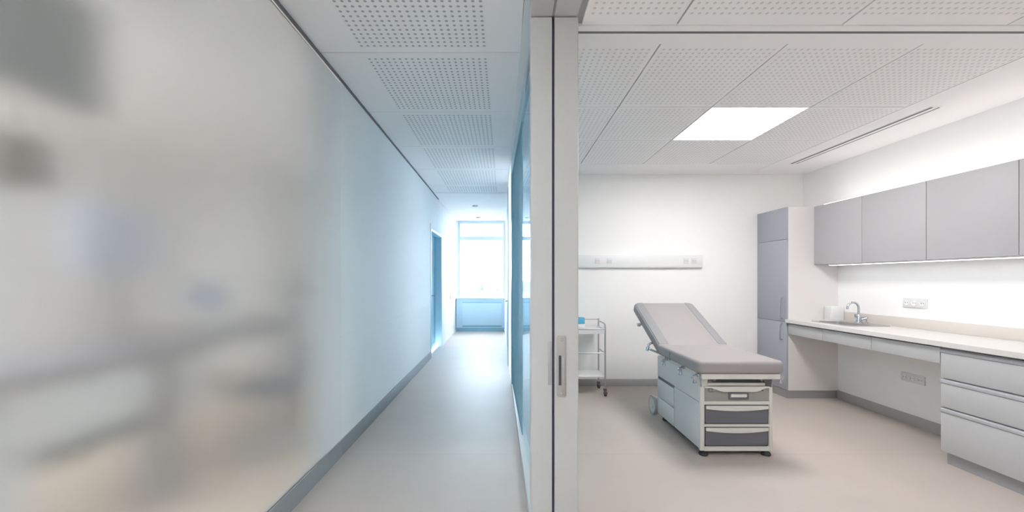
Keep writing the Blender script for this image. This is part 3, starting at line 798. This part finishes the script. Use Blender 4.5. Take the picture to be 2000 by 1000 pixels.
# stirrup mechanisms in the front gap
for (xa, s_) in ((fx(1388), 1), (fx(1497), -1)):
    a = N()
    cyl(a, (xa, Y0 + .01, fz(748)), (xa, Y0 + .16, fz(748)), .016); cyl(a, (xa + s_ * .03, Y0 + .005, fz(742)), (xa + s_ * .03, Y0 + .16, fz(742)), .011)
    box(a, xa - .022, xa + .022, Y0 + .02, Y0 + .15, fz(746), fz(738), bev=.004)
    cyl(a, (xa + s_ * .02, Y0 - .008, fz(761.5)), (xa + s_ * .02, Y0 + .02, fz(761.5)), .011)
    box(a, xa - .014, xa + .03 * s_ + .014, Y0 - .004, Y0 + .015, fz(764), fz(759.5), bev=.003)
    obj('stirrup', a, M['tgrey'], T)
a = N(); prism(a, [(fx(1489), fz(738)), (fx(1509), fz(738)), (fx(1508), fz(748)), (fx(1507), fz(758)), (fx(1500), fz(756)), (fx(1494), fz(748))], Y0 + .002, Y0 + .03, axis='y', bev=.003)
obj('side_bracket', a, M['gdark'], T)
obj('side_bracket', P([(fx(1371), fz(738)), (fx(1383), fz(738)), (fx(1383), fz(757)), (fx(1371), fz(757))], Y0 + .002, Y0 + .03, axis='y', bev=.004), M['enamel'], T)
# top rail frame under the cushion
tf = N(); YF = 2.885
box(tf, 1.425, 1.99, YF, YF + .03, .578, .618, bev=.005)
box(tf, 1.425, 1.45, YF + .03, 3.62, .585, .618, bev=.004); box(tf, 1.965, 1.99, YF + .03, 3.62, .585, .618, bev=.004)
box(tf, 1.45, 1.965, YF + .03, 3.60, .60, .618)
obj('top_frame', tf, M['enamel'], T)
# seat cushion
cx0, cx1 = 1.385, 2.015
obj('seat_cushion', P(rrect(cx0, cx1, 2.865, 3.60, .045, corners=(0, 0, 1, 1)), .620, .712, bev=.026, seg=5), M['uph'], T)
obj('seam_gap', B(cx0 - .0015, cx0 + .004, 3.345, 3.353, .622, .694), M['tdark'], T)
# backrest
ang = math.atan2(.335, .70); LB = .80
Mt = Matrix.Translation((0, 3.605, .655)) @ Matrix.Rotation(ang, 4, 'X')
def tilted(bm): bmesh.ops.transform(bm, matrix=Mt, verts=bm.verts[:]); return bm
bk = obj('backrest_cushion', tilted(P(rrect(cx0, cx1, 0, LB, .06, corners=(1, 1, 0, 0)), -.035, .055, bev=.024, seg=5)), M['uph'], T)
for xa, xb in ((cx0 + .012, cx0 + .098), (cx1 - .085, cx1 - .012)):
    c_ = (1, 0, 0, 0) if xa > 1.7 else (0, 1, 0, 0)
    obj('side_bolster', tilted(P(rrect(xa, xb, .03, LB - .014, .05, corners=c_), .03, .0585, bev=.0035, seg=2)), M['uph2'], bk)
obj('backrest_plate', tilted(B(cx0 + .05, cx1 - .05, .03, LB - .06, -.055, -.036)), M['enamel'], T)
for x in (1.60, 1.82): obj('support_strut', tube(N(), [(x, 3.66, .585), (x, 3.98, .79)], .014), M['tube'], T)
# knobs, levers and clamps
def clamp(x, y, z, s):
    a = N(); tube(a, [(x, y, z), (x - s * .018, y, z - .004), (x - s * .030, y, z - .016)], .009); cyl(a, (x - s * .030, y - .012, z - .018), (x - s * .030, y + .012, z - .018), .014)
    box(a, x - .010, x + .010, y - .02, y + .02, z - .012, z + .012, bev=.003)
    cyl(a, (x - s * .024, y, z - .030), (x - s * .024, y, z - .054), .010); cyl(a, (x - s * .024, y, z - .05), (x - s * .024, y, z - .06), .014)
    obj('rail_clamp', a, M['chrome'], T)
clamp(1.42, 3.50, .605, 1); clamp(1.42, 3.17, .605, 1); clamp(1.42, 2.935, .60, 1); clamp(1.995, 2.93, .60, -1)
a = N(); tube(a, smooth_path([(1.43, 3.62, .62), (1.39, 3.70, .635), (1.36, 3.74, .645), (1.345, 3.745, .66), (1.35, 3.745, .69), (1.37, 3.745, .70)], 2), .010)
cyl(a, (1.345, 3.745, .665), (1.335, 3.745, .63), .013); cyl(a, (1.375, 3.745, .695), (1.375, 3.745, .71), .012)
obj('release_lever', a, M['chrome'], T)
p = Mt @ Vector((cx0 + .02, .52, -.05))
a = N(); cyl(a, (p.x + .04, p.y, p.z), (p.x - .02, p.y, p.z), .008); cyl(a, (p.x - .015, p.y, p.z), (p.x - .04, p.y, p.z), .02, .016)
obj('adjustment_knob', a, M['tube'], T)
# feet and transport wheels
for (x, y) in ((X0 + .03, Y0 + .02), (X1 - .035, Y0 + .02), (X0 + .05, Y1 - .06), (X1 - .05, Y1 - .06)):
    obj('foot', lathe(N(), [(.030, 0), (.034, .008), (.028, .022), (.014, .03), (.014, .05)], x, y, 0), M['black'], T)
for x in (X0 - .010, X1 + .010):
    s_ = -1 if x < 1.7 else 1
    w = obj('wheel', cyl(cyl(N(), (x - .014, 3.855, .092), (x + .014, 3.855, .092), .076, n=32), (x - .02, 3.855, .092), (x + .02, 3.855, .092), .03), M['side'], T)
    ty_ = N(); n = 32; prof = [(.075, -.017), (.089, -.015), (.092, 0), (.089, .015), (.075, .017)]
    rg = [[ty_.verts.new((x + dx, 3.855 + r * math.cos(2 * PI * k / n), .092 + r * math.sin(2 * PI * k / n))) for k in range(n)] for r, dx in prof]
    for q in range(5):
        for k in range(n): ty_.faces.new((rg[q][k], rg[q][(k + 1) % n], rg[(q + 1) % 5][(k + 1) % n], rg[(q + 1) % 5][k]))
    obj('tyre', ty_, M['tube'], w)
    b_ = B(x - .012 - s_ * .03, x + .012 - s_ * .03, 3.75, 3.87, .09, .13); cyl(b_, (x, 3.855, .092), (x - s_ * .04, 3.855, .092), .012)
    obj('wheel_bracket', b_, M['tgrey'], T)

# ------------------------------------------------------------------ office seen through the frosted glass
t = thing('reception_desk', 'long mauve grey desk blurred behind the frosted glass', 'desk', (-2.35, 2.7, 0))
obj('desktop', B(-2.72, -1.98, 1.2, 4.5, .84, .91, bev=.004), M['mauve'], t)
obj('modesty_panel', B(-2.04, -2.01, 1.74, 2.27, .55, .84), M['white'], t, label='white front panel')
obj('panel_shadow', B(-2.06, -2.0, 1.74, 2.29, .47, .55), M['gdark'], t)  # dark strip painted in for the shadow beneath the white panel
obj('leg', B(-2.12, -2.0, 2.31, 2.46, 0, .84), M['mauve'], t)
obj('leg', B(-2.12, -2.0, 1.42, 1.69, 0, .78), M['white'], t)
obj('leg', B(-2.12, -2.0, 3.75, 3.9, 0, .84), M['mauve'], t)
obj('pedestal', B(-2.40, -2.10, 2.62, 2.86, .44, .84), M['white'], t)
t = thing('wall_screen', 'big dark grey shape high up behind the frosted glass', 'screen', (-2.05, 1.6, 2.05))
obj('screen_case', B(-2.14, -2.04, 1.2, 2.05, 2.13, 2.66, bev=.01), M['gscreen'], t)
obj('hanger', cyl(N(), (-2.09, 1.6, 2.65), (-2.09, 1.6, CH), .03), M['gdark'], t)
t = thing('floor_lamp', 'floor lamp with brown shade at the left edge behind frosted glass', 'lamp', (-2.0, 1.52, 0))
obj('lamp_shade', lathe(N(), [(.15, 1.69), (.13, 1.86)], -2.0, 1.58, 0), M['gbrown'], t)
obj('stem', cyl(N(), (-2.0, 1.58, .02), (-2.0, 1.58, 1.72), .012), M['tube'], t)
obj('base', cyl(N(), (-2.0, 1.58, 0), (-2.0, 1.58, .025), .14), M['tube'], t)
t = thing('computer_monitor', 'pale lavender screen standing on the desk behind frosted glass', 'monitor', (-2.35, 2.45, .91))
obj('screen', B(-2.38, -2.34, 2.19, 2.72, 1.34, 1.74, bev=.004), M['gblue'], t)
obj('stand', B(-2.40, -2.37, 2.40, 2.50, .93, 1.40), M['mauve'], t); obj('base', B(-2.48, -2.28, 2.30, 2.62, .91, .93), M['mauve'], t)
t = thing('desk_lamp', 'desk lamp with small slate blue head behind frosted glass', 'lamp', (-2.1, 2.86, .91))
obj('lamp_head', lathe(N(), [(.095, 1.10), (.10, 1.16), (.06, 1.25), (.03, 1.29)], -2.1, 2.86, 0), M['gblue2'], t)
obj('stem', cyl(N(), (-2.1, 2.86, .92), (-2.1, 2.86, 1.26), .008), M['tube'], t); obj('base', cyl(N(), (-2.1, 2.86, .91), (-2.1, 2.86, .93), .07), M['tube'], t)
t = thing('computer_monitor', 'small charcoal monitor at the far desk end behind frosted glass', 'monitor', (-2.2, 4.2, .91))
obj('screen', B(-2.24, -2.19, 4.0, 4.42, 1.06, 1.36, bev=.004), M['gdark'], t); obj('stand', B(-2.25, -2.22, 4.17, 4.25, .92, 1.10), M['gdark'], t); obj('base', B(-2.32, -2.12, 4.08, 4.34, .91, .925), M['gdark'], t)
t = thing('office_chair', 'dark grey office chair at the desk behind frosted glass', 'chair', (-1.75, 3.05, 0))
obj('seat', B(-2.0, -1.55, 2.82, 3.28, .46, .53, bev=.02), M['chairdark'], t)
obj('backrest', B(-1.56, -1.50, 2.85, 3.25, .58, .82, bev=.02), M['mauve'], t)
obj('stem', cyl(N(), (-1.77, 3.05, .08), (-1.77, 3.05, .46), .025), M['tube'], t)
sb = N()
for k in range(5):
    a_ = 2 * PI * k / 5; tube(sb, [(-1.77, 3.05, .10), (-1.77 + .26 * math.cos(a_), 3.05 + .26 * math.sin(a_), .05)], .02)
obj('base', sb, M['tube'], t)

# ------------------------------------------------------------------ world, camera, render settings
w = bpy.data.worlds.new('sky'); S.world = w; w.use_nodes = True
bg = w.node_tree.nodes['Background']; bg.inputs['Color'].default_value = (.76, .89, 1.0, 1); bg.inputs['Strength'].default_value = 19.0

cam = bpy.data.cameras.new('camera'); co = bpy.data.objects.new('camera', cam); C.objects.link(co)
co.location = (0, 0, EYE); co.rotation_euler = (PI / 2, 0, 0)
cam.sensor_width = 36; cam.lens = F / 2000 * 36; cam.shift_x = (1000 - VX) / 2000; cam.shift_y = (VY - 500) / 2000
cam.clip_start = .05; cam.clip_end = 900
S.camera = co
vs = S.view_settings; vs.view_transform = 'Standard'; vs.look = 'None'; vs.exposure = 0.28; vs.gamma = 1.0; vs.use_curve_mapping = False
S.cycles.max_bounces = 12; S.cycles.diffuse_bounces = 7; S.cycles.transparent_max_bounces = 16
S.cycles.use_denoising = True
